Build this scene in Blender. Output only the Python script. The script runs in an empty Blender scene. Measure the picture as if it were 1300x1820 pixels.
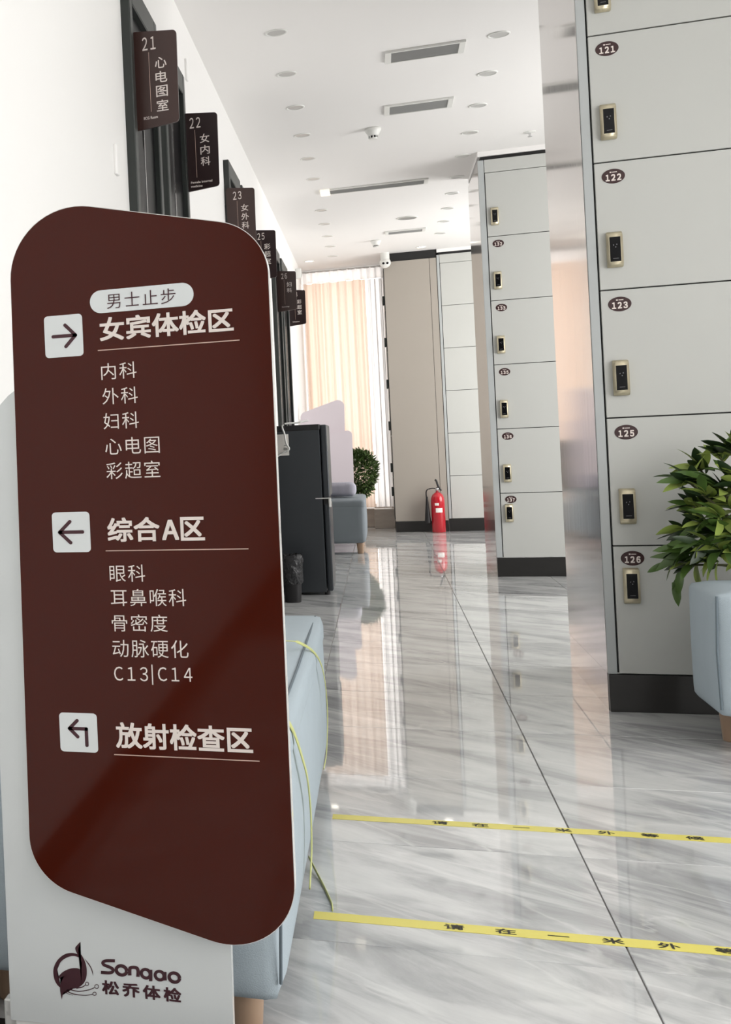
import bpy, bmesh, math, random
from mathutils import Vector, Matrix
random.seed(7)
S = bpy.context.scene
COL = S.collection
PI = math.pi

# ------------------------------------------------------------------ camera
H = 1.1                                        # eye height; corridor runs along +Y, left wall at -X
FOC = 2200.0                                   # focal length in pixels of a 1300 x 1820 frame
PX, PY = -186.61547, 794.77945                 # principal point (the photograph is an off-centre crop: lens shift)
RX, RY, RZ = -0.0115647, 0.3731123, -0.0434452
def _rot(x, y, z):
    return Matrix.Rotation(z, 3, 'Z') @ Matrix.Rotation(x, 3, 'X') @ Matrix.Rotation(y, 3, 'Y')
_M = Matrix(((1, 0, 0), (0, 0, -1), (0, 1, 0)))
A3 = _rot(RX, RY, RZ) @ _M                     # world -> lens axes (right, down, forward)
cam_d = bpy.data.cameras.new('camera')
cam = bpy.data.objects.new('camera', cam_d); COL.objects.link(cam)
cam_d.sensor_fit = 'AUTO'; cam_d.sensor_width = 36
cam_d.lens = FOC * 36 / 1820
cam_d.shift_x = (650 - PX) / 1820
cam_d.shift_y = -(910 - PY) / 1820
cam_d.clip_start = 0.05; cam_d.clip_end = 200
_B = Matrix((A3[0], -A3[1], -A3[2])).transposed().to_4x4()
cam.matrix_world = Matrix.Translation((0, 0, H)) @ _B
S.camera = cam
def _ray(x, y):
    return A3.transposed() @ Vector(((x - PX) / FOC, (y - PY) / FOC, 1))
def onY(x, y, Y):
    d = _ray(x, y); return Vector((0, 0, H)) + d * (Y / d.y)
def onX(x, y, X):
    d = _ray(x, y); return Vector((0, 0, H)) + d * (X / d.x)

# ------------------------------------------------------------------ world, lights, exposure
def s2l(c):
    return tuple(((v / 255) / 12.92 if v / 255 <= .04045 else ((v / 255 + .055) / 1.055) ** 2.4) for v in c)
W = bpy.data.worlds.new('World'); S.world = W; W.use_nodes = True
bg = W.node_tree.nodes['Background']
bg.inputs[0].default_value = (1.0, 0.985, 0.965, 1); bg.inputs[1].default_value = 2.9
def area(name, loc, rot, sx, sy, power, color=(1, 1, 1)):
    d = bpy.data.lights.new(name, 'AREA'); d.shape = 'RECTANGLE'; d.size = sx; d.size_y = sy
    d.energy = power; d.color = color
    o = bpy.data.objects.new(name, d); o.location = loc; o.rotation_euler = rot; COL.objects.link(o); return o
# daylight entering through the windows of the right-hand wall (all outside the frame) and behind the viewer
area('window_daylight', (3.12, 2.2, 1.75), (0, PI / 2, 0), 2.2, 4.4, 48, (1, .99, .975))
area('window_daylight', (3.12, 8.6, 1.75), (0, PI / 2, 0), 2.2, 2.8, 68, (1, .99, .975))
area('window_daylight', (3.12, 13.7, 1.75), (0, PI / 2, 0), 2.2, 3.0, 112, (1, .985, .96))
area('window_daylight', (3.12, -4.0, 1.75), (0, PI / 2, 0), 2.2, 4.4, 14, (1, .99, .98))
S.view_settings.view_transform = 'Standard'; S.view_settings.look = 'None'
S.view_settings.gamma = 1; S.view_settings.use_curve_mapping = False
S.view_settings.exposure = 0.0

# ------------------------------------------------------------------ materials
def nodes_of(m):
    m.use_nodes = True; nt = m.node_tree; return nt, nt.nodes['Principled BSDF']
def mat(name, rgb, rough=.5, metal=0., coat=0., var=.04, scale=6., bump=0., bscale=60., stretch=(1, 1, 1), spec=.5, emit=0.):
    m = bpy.data.materials.new(name); nt, b = nodes_of(m); L = nt.links
    c = s2l(rgb)
    g = nt.nodes.new('ShaderNodeNewGeometry')
    mp = nt.nodes.new('ShaderNodeMapping'); mp.inputs['Scale'].default_value = stretch
    L.new(g.outputs['Position'], mp.inputs['Vector'])
    n = nt.nodes.new('ShaderNodeTexNoise'); n.inputs['Scale'].default_value = scale; n.inputs['Detail'].default_value = 4
    L.new(mp.outputs[0], n.inputs['Vector'])
    mx = nt.nodes.new('ShaderNodeMix'); mx.data_type = 'RGBA'
    mx.inputs['A'].default_value = tuple(v * (1 - var) for v in c) + (1,)
    mx.inputs['B'].default_value = tuple(min(1, v * (1 + var)) for v in c) + (1,)
    L.new(n.outputs['Fac'], mx.inputs['Factor']); L.new(mx.outputs['Result'], b.inputs['Base Color'])
    b.inputs['Roughness'].default_value = rough; b.inputs['Metallic'].default_value = metal
    b.inputs['Coat Weight'].default_value = coat; b.inputs['Coat Roughness'].default_value = .03
    b.inputs['Specular IOR Level'].default_value = spec
    if emit:
        b.inputs['Emission Color'].default_value = c + (1,); b.inputs['Emission Strength'].default_value = emit
    if bump:
        n2 = nt.nodes.new('ShaderNodeTexNoise'); n2.inputs['Scale'].default_value = bscale; n2.inputs['Detail'].default_value = 3
        L.new(mp.outputs[0], n2.inputs['Vector'])
        bp_ = nt.nodes.new('ShaderNodeBump'); bp_.inputs['Strength'].default_value = bump; bp_.inputs['Distance'].default_value = .004
        L.new(n2.outputs['Fac'], bp_.inputs['Height']); L.new(bp_.outputs[0], b.inputs['Normal'])
    return m
M = {}
M['wall'] = mat('white_paint', (240, 239, 237), .55, var=.012, scale=2, bump=.05, bscale=140)
M['ceil'] = mat('ceiling_paint', (240, 238, 236), .7, var=.012, scale=1.2)
M['white'] = mat('white_plastic', (226, 226, 222), .35)
M['white_gloss'] = mat('white_acrylic', (238, 238, 236), .15)
M['lamp_grey'] = mat('lamp_lens_grey', (192, 191, 188), .3)
M['lamp_lit'] = mat('lamp_lens_lit', (255, 248, 232), .3, emit=6)
M['slot_lit'] = mat('slot_lamp_lit', (255, 246, 230), .3, emit=.5)
M['vent'] = mat('vent_grey', (150, 150, 148), .4, metal=.2)
M['dark'] = mat('dark_part_and_shade', (28, 27, 27), .7)  # near black; shade put into the colour of gap fillers and vent backs
M['locker'] = mat('locker_laminate', (189, 190, 186), .42, var=.015, scale=1.5, bump=.02)
M['locker_edge'] = mat('locker_edge_band', (178, 182, 182), .35)
M['locker_gap'] = mat('locker_carcass_dark', (30, 31, 31), .6)
M['plinth'] = mat('plinth_dark_steel', (50, 49, 48), .28, metal=.35, var=.08, stretch=(1, 1, 12))
M['beige'] = mat('beige_laminate', (164, 157, 148), .42, var=.02, scale=1.5)
M['gold'] = mat('champagne_metal', (216, 206, 178), .3, metal=.65, var=.01)
M['black_gloss'] = mat('black_glass', (14, 14, 16), .16, spec=.25)
M['print_grey'] = mat('grey_print', (120, 120, 122), .5)
M['plate'] = mat('number_plate_brown', (52, 25, 26), .35, var=.03)
M['print'] = mat('white_print', (228, 218, 212), .5, var=.01)
M['print_pink'] = mat('pale_rule_print', (206, 178, 164), .5, var=.01)
M['brown'] = mat('brown_acrylic', (66, 20, 9), .06, var=.03, scale=3, spec=.22)
M['brown_print'] = mat('brown_print', (62, 24, 34), .4, var=.02)
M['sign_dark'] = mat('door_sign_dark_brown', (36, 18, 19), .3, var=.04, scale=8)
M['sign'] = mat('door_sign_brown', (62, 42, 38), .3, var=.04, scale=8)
M['sign_grey'] = mat('grey_acrylic', (216, 221, 222), .15, var=.02)
M['frame'] = mat('door_frame_grey', (44, 48, 46), .4, metal=.2)
M['leaf_black'] = mat('door_leaf_black', (9, 8, 10), .35, spec=.15)
M['chrome'] = mat('bright_metal', (205, 205, 206), .18, metal=1)
M['fridge'] = mat('fridge_slate', (54, 58, 62), .32, metal=.25, var=.05)
M['fabric'] = mat('pale_blue_fabric', (174, 187, 195), .75, var=.05, scale=10, bump=.35, bscale=420)
M['fabric_grey'] = mat('blue_grey_fabric', (122, 130, 136), .8, var=.05, scale=10, bump=.35, bscale=420)
M['seam'] = mat('fabric_piping', (104, 116, 124), .7)
M['cushion'] = mat('grey_cushion', (172, 170, 182), .85, var=.12, scale=9, stretch=(7, 1, .3), bump=.3, bscale=200)
M['wood'] = mat('beech_leg', (172, 144, 120), .4, var=.14, scale=14, stretch=(3, 3, .5))
M['yellow'] = mat('yellow_floor_tape', (232, 220, 110), .35, var=.03)
M['strap'] = mat('yellow_green_strap', (202, 206, 136), .4, var=.08)
M['black_print'] = mat('black_print', (44, 42, 34), .5)
M['leaf'] = mat('leaf_green', (70, 96, 42), .38, var=.35, scale=14)
M['leaf_dark'] = mat('leaf_dark_green', (34, 52, 26), .4, var=.3, scale=14)
M['leaf_light'] = mat('leaf_light_green', (142, 160, 78), .38, var=.25, scale=14)
M['bush'] = mat('bush_green', (66, 88, 40), .45, var=.5, scale=30)
M['stem'] = mat('plant_stem', (88, 88, 56), .6)
M['pot'] = mat('ceramic_pot_white', (214, 212, 206), .3)
M['soil'] = mat('potting_soil', (50, 38, 30), .9, bump=.8)
M['red'] = mat('extinguisher_red', (186, 16, 34), .22, coat=.4, var=.04)
M['black_rubber'] = mat('black_rubber', (24, 22, 24), .5)
M['label'] = mat('paper_label', (238, 234, 228), .6, var=.02)
M['marble_ledge'] = mat('ledge_marble', (170, 160, 150), .25, var=.22, scale=5, stretch=(1, 1, 3))
M['grout'] = mat('tile_grout', (112, 110, 108), .5)
M['board_pink'] = mat('pale_lilac_board', (216, 206, 212), .3, var=.01)
M['alu'] = mat('window_frame_white', (224, 222, 220), .35)
def metal_panel():
    m = bpy.data.materials.new('brushed_steel_panel'); nt, b = nodes_of(m); L = nt.links
    g = nt.nodes.new('ShaderNodeNewGeometry'); mp = nt.nodes.new('ShaderNodeMapping'); mp.inputs['Scale'].default_value = (1, 14, .25)
    L.new(g.outputs['Position'], mp.inputs['Vector'])
    n = nt.nodes.new('ShaderNodeTexNoise'); n.inputs['Scale'].default_value = 2.2; n.inputs['Detail'].default_value = 5
    L.new(mp.outputs[0], n.inputs['Vector'])
    r = nt.nodes.new('ShaderNodeMapRange'); r.inputs['To Min'].default_value = .05; r.inputs['To Max'].default_value = .15
    L.new(n.outputs['Fac'], r.inputs['Value']); L.new(r.outputs[0], b.inputs['Roughness'])
    b.inputs['Base Color'].default_value = (*s2l((200, 194, 191)), 1); b.inputs['Metallic'].default_value = .85
    return m
M['steel'] = metal_panel()
def bag():
    m = bpy.data.materials.new('black_bin_bag'); nt, b = nodes_of(m); L = nt.links
    b.inputs['Base Color'].default_value = (.016, .016, .018, 1); b.inputs['Roughness'].default_value = .22
    n = nt.nodes.new('ShaderNodeTexNoise'); n.inputs['Scale'].default_value = 22; n.inputs['Detail'].default_value = 4
    n.inputs['Distortion'].default_value = 1.5
    g = nt.nodes.new('ShaderNodeNewGeometry'); L.new(g.outputs['Position'], n.inputs['Vector'])
    bp_ = nt.nodes.new('ShaderNodeBump'); bp_.inputs['Strength'].default_value = 1; bp_.inputs['Distance'].default_value = .02
    L.new(n.outputs['Fac'], bp_.inputs['Height']); L.new(bp_.outputs[0], b.inputs['Normal']); return m
M['bag'] = bag()
def marble():
    m = bpy.data.materials.new('grey_marble_tile'); nt, b = nodes_of(m); L = nt.links
    g = nt.nodes.new('ShaderNodeNewGeometry'); oi = nt.nodes.new('ShaderNodeObjectInfo')
    cb = nt.nodes.new('ShaderNodeCombineXYZ'); L.new(oi.outputs['Random'], cb.inputs['Z'])
    ad = nt.nodes.new('ShaderNodeVectorMath'); ad.operation = 'ADD'
    L.new(g.outputs['Position'], ad.inputs[0]); L.new(cb.outputs[0], ad.inputs[1])
    mp = nt.nodes.new('ShaderNodeMapping'); mp0 = nt.nodes.new('ShaderNodeMapping'); mp0.inputs['Rotation'].default_value = (0, 0, math.radians(38)); mp.inputs['Scale'].default_value = (.62, 2.3, .8)
    L.new(ad.outputs[0], mp0.inputs['Vector']); L.new(mp0.outputs[0], mp.inputs['Vector'])
    n = nt.nodes.new('ShaderNodeTexNoise'); n.inputs['Scale'].default_value = 1.9; n.inputs['Detail'].default_value = 8
    n.inputs['Roughness'].default_value = .62; n.inputs['Distortion'].default_value = .9
    L.new(mp.outputs[0], n.inputs['Vector'])
    cr = nt.nodes.new('ShaderNodeValToRGB'); e = cr.color_ramp.elements
    e[0].position = .3; e[0].color = (*s2l((150, 151, 153)), 1)
    e[1].position = .74; e[1].color = (*s2l((232, 232, 231)), 1)
    for p, c in ((.44, (184, 185, 186)), (.52, (206, 207, 207)), (.6, (216, 217, 216))):
        q = e.new(p); q.color = (*s2l(c), 1)
    L.new(n.outputs['Fac'], cr.inputs['Fac'])
    n2 = nt.nodes.new('ShaderNodeTexNoise'); n2.inputs['Scale'].default_value = 1.6; n2.inputs['Detail'].default_value = 6; n2.inputs['Distortion'].default_value = .5
    L.new(mp.outputs[0], n2.inputs['Vector'])
    # thin pale veins where the second noise crosses its middle value
    sb = nt.nodes.new('ShaderNodeMath'); sb.operation = 'SUBTRACT'; sb.inputs[1].default_value = .5; L.new(n2.outputs['Fac'], sb.inputs[0])
    ab = nt.nodes.new('ShaderNodeMath'); ab.operation = 'ABSOLUTE'; L.new(sb.outputs[0], ab.inputs[0])
    mr = nt.nodes.new('ShaderNodeMapRange'); mr.inputs['From Max'].default_value = .02; mr.inputs['To Min'].default_value = .35; mr.inputs['To Max'].default_value = 0
    L.new(ab.outputs[0], mr.inputs['Value'])
    mx = nt.nodes.new('ShaderNodeMix'); mx.data_type = 'RGBA'; mx.inputs['B'].default_value = (*s2l((240, 240, 238)), 1)
    L.new(mr.outputs[0], mx.inputs['Factor']); L.new(cr.outputs[0], mx.inputs['A']); L.new(mx.outputs['Result'], b.inputs['Base Color'])
    b.inputs['Roughness'].default_value = .03; b.inputs['IOR'].default_value = 1.68
    n3 = nt.nodes.new('ShaderNodeTexNoise'); n3.inputs['Scale'].default_value = 5; L.new(g.outputs['Position'], n3.inputs['Vector'])
    bp_ = nt.nodes.new('ShaderNodeBump'); bp_.inputs['Strength'].default_value = .03; bp_.inputs['Distance'].default_value = .002
    L.new(n3.outputs['Fac'], bp_.inputs['Height']); L.new(bp_.outputs[0], b.inputs['Normal'])
    return m
M['tile'] = marble()
def curtain_mat():
    m = bpy.data.materials.new('sheer_curtain'); m.use_nodes = True; nt = m.node_tree; nt.nodes.clear(); L = nt.links
    o = nt.nodes.new('ShaderNodeOutputMaterial'); t = nt.nodes.new('ShaderNodeBsdfTranslucent'); d = nt.nodes.new('ShaderNodeBsdfDiffuse')
    g = nt.nodes.new('ShaderNodeNewGeometry'); mp = nt.nodes.new('ShaderNodeMapping'); mp.inputs['Scale'].default_value = (9, 1, .25)
    L.new(g.outputs['Position'], mp.inputs['Vector'])
    n = nt.nodes.new('ShaderNodeTexNoise'); n.inputs['Scale'].default_value = 1.2; L.new(mp.outputs[0], n.inputs['Vector'])
    mx = nt.nodes.new('ShaderNodeMix'); mx.data_type = 'RGBA'
    mx.inputs['A'].default_value = (.86, .66, .53, 1); mx.inputs['B'].default_value = (.90, .76, .66, 1)
    L.new(n.outputs['Fac'], mx.inputs['Factor']); L.new(mx.outputs['Result'], t.inputs[0]); L.new(mx.outputs['Result'], d.inputs[0])
    s = nt.nodes.new('ShaderNodeMixShader'); s.inputs[0].default_value = .3
    L.new(t.outputs[0], s.inputs[1]); L.new(d.outputs[0], s.inputs[2]); L.new(s.outputs[0], o.inputs[0]); return m
M['curtain'] = curtain_mat()
def glass_mat():
    m = bpy.data.materials.new('window_glass'); nt, b = nodes_of(m)
    b.inputs['Base Color'].default_value = (1, 1, 1, 1); b.inputs['Roughness'].default_value = 0
    b.inputs['Transmission Weight'].default_value = 1; b.inputs['IOR'].default_value = 1.02; return m
M['glass'] = glass_mat()

# ------------------------------------------------------------------ mesh helpers
def obj(name, bm, m, parent=None, smooth=False, loc=None):
    """link bm (world coordinates) as one mesh object; children are re-based on their root's location"""
    me = bpy.data.meshes.new(name)
    base = Vector((0, 0, 0))
    if parent is not None:
        r = parent
        while r is not None: base += r.location; r = r.parent
    if loc is None: loc = Vector((0, 0, 0))
    else: loc = Vector(loc) - base
    bmesh.ops.translate(bm, verts=bm.verts, vec=-(base + loc))
    if smooth:
        for f in bm.faces: f.smooth = True
    bm.to_mesh(me); bm.free()
    me.materials.append(m)
    o = bpy.data.objects.new(name, me); o.location = loc; COL.objects.link(o)
    if parent is not None: o.parent = parent
    return o
def tag(o, label=None, cat=None, group=None, kind=None):
    if label: o['label'] = label
    if cat: o['category'] = cat
    if group: o['group'] = group
    if kind: o['kind'] = kind
    return o
def thing(name, loc, label, cat, group=None, kind=None):
    o = bpy.data.objects.new(name, None); o.location = loc; o.empty_display_size = .05; COL.objects.link(o)
    return tag(o, label, cat, group, kind)
def box(x0, x1, y0, y1, z0, z1, bm=None, bev=0, seg=1):
    t = bmesh.new()
    bmesh.ops.create_cube(t, size=1)
    for v in t.verts:
        v.co = Vector(((x0 + x1) / 2 + v.co.x * (x1 - x0), (y0 + y1) / 2 + v.co.y * (y1 - y0), (z0 + z1) / 2 + v.co.z * (z1 - z0)))
    if bev: bmesh.ops.bevel(t, geom=t.edges[:], offset=bev, segments=seg, affect='EDGES', profile=.5)
    return merge(bm, t)
def merge(bm, t):
    if bm is None: return t
    me = bpy.data.meshes.new('tmp'); t.to_mesh(me); t.free(); bm.from_mesh(me); bpy.data.meshes.remove(me); return bm
def lathe(prof, c, n=32, bm=None, axis='Z', cap=True):
    t = bmesh.new(); rings = []
    for r, z in prof:
        ring = []
        for i in range(n):
            a = 2 * PI * i / n
            p = (r * math.cos(a), r * math.sin(a), z)
            if axis == 'Y': p = (p[0], z, p[1])
            if axis == 'X': p = (z, p[0], p[1])
            ring.append(t.verts.new((c[0] + p[0], c[1] + p[1], c[2] + p[2])))
        rings.append(ring)
    for a, b in zip(rings, rings[1:]):
        for i in range(n): t.faces.new((a[i], a[(i + 1) % n], b[(i + 1) % n], b[i]))
    if cap: t.faces.new(rings[0][::-1]); t.faces.new(rings[-1])
    bmesh.ops.recalc_face_normals(t, faces=t.faces[:])
    return merge(bm, t)
def tube(pts, r, n=8, bm=None, flat=None):
    """tube along points; flat=(w,h) gives a ribbon cross-section"""
    t = bmesh.new(); rings = []; pts = [Vector(p) for p in pts]
    for k, p in enumerate(pts):
        d = (pts[min(k + 1, len(pts) - 1)] - pts[max(k - 1, 0)]).normalized()
        up = Vector((1, 0, 0)) if abs(d.x) < .9 else Vector((0, 0, 1))
        u = d.cross(up).normalized(); w = d.cross(u).normalized()
        rr = r[k] if isinstance(r, (list, tuple)) else r
        ra, rb = (rr, rr) if flat is None else flat
        rings.append([t.verts.new(p + u * ra * math.cos(2 * PI * i / n) + w * rb * math.sin(2 * PI * i / n)) for i in range(n)])
    for a, b in zip(rings, rings[1:]):
        for i in range(n): t.faces.new((a[i], a[(i + 1) % n], b[(i + 1) % n], b[i]))
    t.faces.new(rings[0][::-1]); t.faces.new(rings[-1])
    bmesh.ops.recalc_face_normals(t, faces=t.faces[:])
    return merge(bm, t)
def smooth_path(pts, n=8):
    pts = [Vector(p) for p in pts]; out = []
    for i in range(len(pts) - 1):
        a = pts[max(i - 1, 0)]; b = pts[i]; c = pts[i + 1]; d = pts[min(i + 2, len(pts) - 1)]
        for k in range(n):
            t = k / n
            out.append(.5 * ((2 * b) + (c - a) * t + (2 * a - 5 * b + 4 * c - d) * t * t + (3 * b - a - 3 * c + d) * t ** 3))
    out.append(pts[-1]); return out
def rounded(pts, rad, seg=10):
    """polygon (2D) with each corner rounded by its own radius"""
    out = []; n = len(pts)
    for i in range(n):
        p = Vector(pts[i]); a = (Vector(pts[i - 1]) - p); b = (Vector(pts[(i + 1) % n]) - p)
        r = rad[i] if isinstance(rad, (list, tuple)) else rad
        ang = a.angle(b); d = r / math.tan(ang / 2); a.normalize(); b.normalize()
        t0 = p + a * d; t1 = p + b * d; c = p + (a + b).normalized() * (r / math.sin(ang / 2))
        a0 = math.atan2(t0.y - c.y, t0.x - c.x); a1 = math.atan2(t1.y - c.y, t1.x - c.x)
        da = (a1 - a0 + PI) % (2 * PI) - PI
        for k in range(seg + 1): out.append((c.x + r * math.cos(a0 + da * k / seg), c.y + r * math.sin(a0 + da * k / seg)))
    return out
def plate_y(out, y0, y1, bm=None):
    """prism of an XZ outline between y0 and y1"""
    t = bmesh.new()
    a = [t.verts.new((x, y0, z)) for x, z in out]; b = [t.verts.new((x, y1, z)) for x, z in out]
    t.faces.new(a); t.faces.new(b[::-1]); n = len(out)
    for i in range(n): t.faces.new((a[i], b[i], b[(i + 1) % n], a[(i + 1) % n]))
    bmesh.ops.recalc_face_normals(t, faces=t.faces[:])
    return merge(bm, t)
def soft_box(x0, x1, y0, y1, z0, z1, r=.04, bulge=.0, n=14, bz=0.):
    t = bmesh.new(); bmesh.ops.create_cube(t, size=2)
    bmesh.ops.subdivide_edges(t, edges=t.edges[:], cuts=n, use_grid_fill=True)
    cx, cy, cz = (x0 + x1) / 2, (y0 + y1) / 2, (z0 + z1) / 2; hx, hy, hz = (x1 - x0) / 2, (y1 - y0) / 2, (z1 - z0) / 2
    for v in t.verts:
        u = Vector(v.co)
        # spread rows towards the corners so that the rounding gets vertices
        u = Vector([math.copysign(abs(k) ** .75, k) for k in u])
        p = Vector((u.x * hx, u.y * hy, u.z * hz))
        q = Vector([max(-h + r, min(h - r, k)) for k, h in zip(p, (hx, hy, hz))])
        d = p - q
        if d.length > 1e-9: p = q + d.normalized() * r
        bx = bulge * (1 - u.y ** 2) * (1 - u.z ** 2) if abs(u.x) > .999 else 0
        by = bulge * (1 - u.x ** 2) * (1 - u.z ** 2) if abs(u.y) > .999 else 0
        b3 = bz * (1 - u.x ** 2) * (1 - u.y ** 2) if u.z > .999 else 0
        v.co = (cx + p.x + math.copysign(bx, u.x), cy + p.y + math.copysign(by, u.y), cz + p.z + b3)
    return t
def text_mesh(s, off=0., space=1.):
    c = bpy.data.curves.new('t', 'FONT'); c.body = s; c.size = 1; c.offset = off; c.space_character = space; c.resolution_u = 3
    o = bpy.data.objects.new('t', c); COL.objects.link(o)
    dg = bpy.context.evaluated_depsgraph_get(); me = bpy.data.meshes.new_from_object(o.evaluated_get(dg))
    bpy.data.objects.remove(o); bpy.data.curves.remove(c)
    bm = bmesh.new(); bm.from_mesh(me); bpy.data.meshes.remove(me); return bm
FW = {ord(a): ord(a) + 0xFEE0 for a in '0123456789ABCDEFGHIJKLMNOPQRSTUVWXYZ'}
def text_fit(s, place, x0, x1, zc, h=None, off=0., space=1., bm=None, fw=False):
    """lettering fitted to the span x0..x1, centred at zc; place(u, v) maps to world"""
    if fw: s = s.translate(FW)
    t = text_mesh(s, 0 if off > 0 else off, space)
    if off > 0:                                                # bold face: overlay slightly shifted copies
        base = bpy.data.meshes.new('b'); t.to_mesh(base)
        for n_, (dx, dy) in enumerate(((off, off), (-off, off), (off, -off), (-off, -off), (off, 0), (-off, 0), (0, off), (0, -off))):
            k = bmesh.new(); k.from_mesh(base); bmesh.ops.translate(k, verts=k.verts, vec=(dx, dy, .00003 * (1 + n_))); t = merge(t, k)
        bpy.data.meshes.remove(base)
    xs = [v.co.x for v in t.verts]; ys = [v.co.y for v in t.verts]
    a, b, c, d = min(xs), max(xs), min(ys), max(ys)
    sx = (x1 - x0) / (b - a); sy = sx if h is None else h / (d - c)
    nn = (place(1, 0) - place(0, 0)).cross(place(0, 1) - place(0, 0)).normalized()
    for v in t.verts: v.co = place(x0 + (v.co.x - a) * sx, zc + (v.co.y - (c + d) / 2) * sy) + nn * v.co.z
    return merge(bm, t)

# ------------------------------------------------------------------ the shell
ZC = 3.32; XL = -.85; XR = 3.2; YB = -9.0; YF = 17.0
tag(obj('ceiling', box(XL - .1, XR + .15, YB, YF + .3, ZC, ZC + .12), M['ceil']), kind='structure')
tag(obj('wall_left', box(XL - .12, XL, YB, YF, 0, ZC), M['wall']), kind='structure')
def wall_holes_x(x0, x1, ys, z0, z1, holes):
    bm = None; y = ys[0]
    for a, b, c, d in holes:
        bm = box(x0, x1, y, a, z0, z1, bm); bm = box(x0, x1, a, b, z0, c, bm); bm = box(x0, x1, a, b, d, z1, bm); y = b
    return box(x0, x1, y, ys[1], z0, z1, bm)
tag(obj('wall_right', wall_holes_x(XR, XR + .15, (YB, YF + .15), 0, ZC, [(-6.2, -1.8, .65, 2.85), (0, 4.4, .65, 2.85), (7.2, 10, .65, 2.85), (12.2, 15.2, .65, 2.85)]), M['wall']), kind='structure')
bm = box(XL - .12, XR + .15, YB - .15, YB, 0, ZC)
tag(obj('wall_back', bm, M['wall']), kind='structure')
bm = box(.128, XR + .15, YF, YF + .15, 0, ZC); bm = box(XL - .12, .15, YF, YF + .15, 3.31, ZC, bm)
tag(obj('wall_front', bm, M['wall']), kind='structure')
# floor: slab with grout, every tile a part
fl = thing('floor', (0, 0, 0), None, None, kind='structure')
obj('floor_slab', box(XL - .1, XR + .15, YB, YF + .6, -.12, -.0035), M['grout'], fl)
P = .733; G = .0016
tb = bmesh.new(); tb = box(-P / 2 + G, P / 2 - G, -P / 2 + G, P / 2 - G, -.012, 0)
top = [e for e in tb.edges if all(v.co.z > -.001 for v in e.verts)]
bmesh.ops.bevel(tb, geom=top, offset=.0012, segments=1, affect='EDGES')
tme = bpy.data.meshes.new('tile'); tb.to_mesh(tme); tb.free(); tme.materials.append(M['tile'])
k = 0
for iy in range(-8, 20):
    for ix in range(-1, 5):
        y = 2.89 + P * (iy + .5); x = -.292 + P * (ix + .5)
        if y > YF + .3: continue
        if y < YB + .35: continue
        x0, x1 = x - P / 2, x + P / 2
        if x0 < XL or x1 > XR:                                   # cut tiles along the walls
            a = max(x0, XL) + G; b = min(x1, XR) - G
            o = obj('tile', box(a, b, y - P / 2 + G, y + P / 2 - G, -.012, 0, bev=.0008), M['tile'], fl)
        else:
            o = bpy.data.objects.new('tile', tme); o.location = (x, y, 0); COL.objects.link(o); o.parent = fl
# far window with ledge, glass and curtain
w1 = thing('window_1', (-.35, YF + .08, 0), None, None, kind='structure')
bm = None
for x in (-.85, -.36, .11): bm = box(x, x + .05, YF + .05, YF + .1, .24, 3.3, bm)
for z in (.24, .92, 3.25): bm = box(-.8, .15, YF + .05, YF + .1, z, z + .05, bm)
obj('window_frame', bm, M['alu'], w1)
obj('pane', box(-.8, -.36, YF + .07, YF + .076, .29, 3.25), M['glass'], w1)
obj('pane', box(-.31, .11, YF + .07, YF + .076, .29, 3.25), M['glass'], w1)
bm = box(XL, -.1, YF - .12, YF + .15, 0, .235, bev=.004); bm = box(-.1, .14, 16.6, YF + .15, 0, .24, bm, bev=.004)
obj('window_ledge', bm, M['marble_ledge'], w1)
def curtain(x0, x1, y, z0, z1, amp, wl, n=160):
    t = bmesh.new(); rows_ = []
    for j in range(5):
        z = z0 + (z1 - z0) * j / 4; r = []
        for i in range(n + 1):
            x = x0 + (x1 - x0) * i / n
            yy = y + amp * math.sin(2 * PI * x / wl + .6 * math.sin(9 * x)) + .3 * amp * math.sin(5.3 * PI * x / wl + .5 * j)
            r.append(t.verts.new((x, yy, z)))
        rows_.append(r)
    for a, b in zip(rows_, rows_[1:]):
        for i in range(n): t.faces.new((a[i], a[i + 1], b[i + 1], b[i]))
    return t
c = thing('curtain', (-.35, 16.86, .25), 'peach sheer full-height curtain hanging across the window at the corridor end', 'curtain')
obj('curtain_cloth', curtain(-.82, -.08, 16.8, .26, 3.15, .028, .16), M['curtain'], c, smooth=True)
obj('curtain_rail', box(-.84, .12, 16.78, 16.82, 3.285, 3.31), M['alu'], c)
M['sheer'] = bpy.data.materials.new('white_sheer'); M['sheer'].use_nodes = True
nt = M['sheer'].node_tree; nt.nodes.clear(); o_ = nt.nodes.new('ShaderNodeOutputMaterial'); t_ = nt.nodes.new('ShaderNodeBsdfTranslucent')
t_.inputs[0].default_value = (.9, .87, .85, 1); nt.links.new(t_.outputs[0], o_.inputs[0])
obj('glow_band', curtain(-.85, .13, 16.78, 3.15, 3.3, .012, .09, 90), M['sheer'], c, True)  # added backlit strip standing in for the bright glow above the curtain
c2 = tag(obj('sheer_curtain', curtain(-.075, .125, 16.82, .26, 3.15, .015, .07, 60), M['sheer'], None, True), 'narrow white sheer curtain strip right of the peach curtain, beside the beige lockers', 'curtain')

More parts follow.
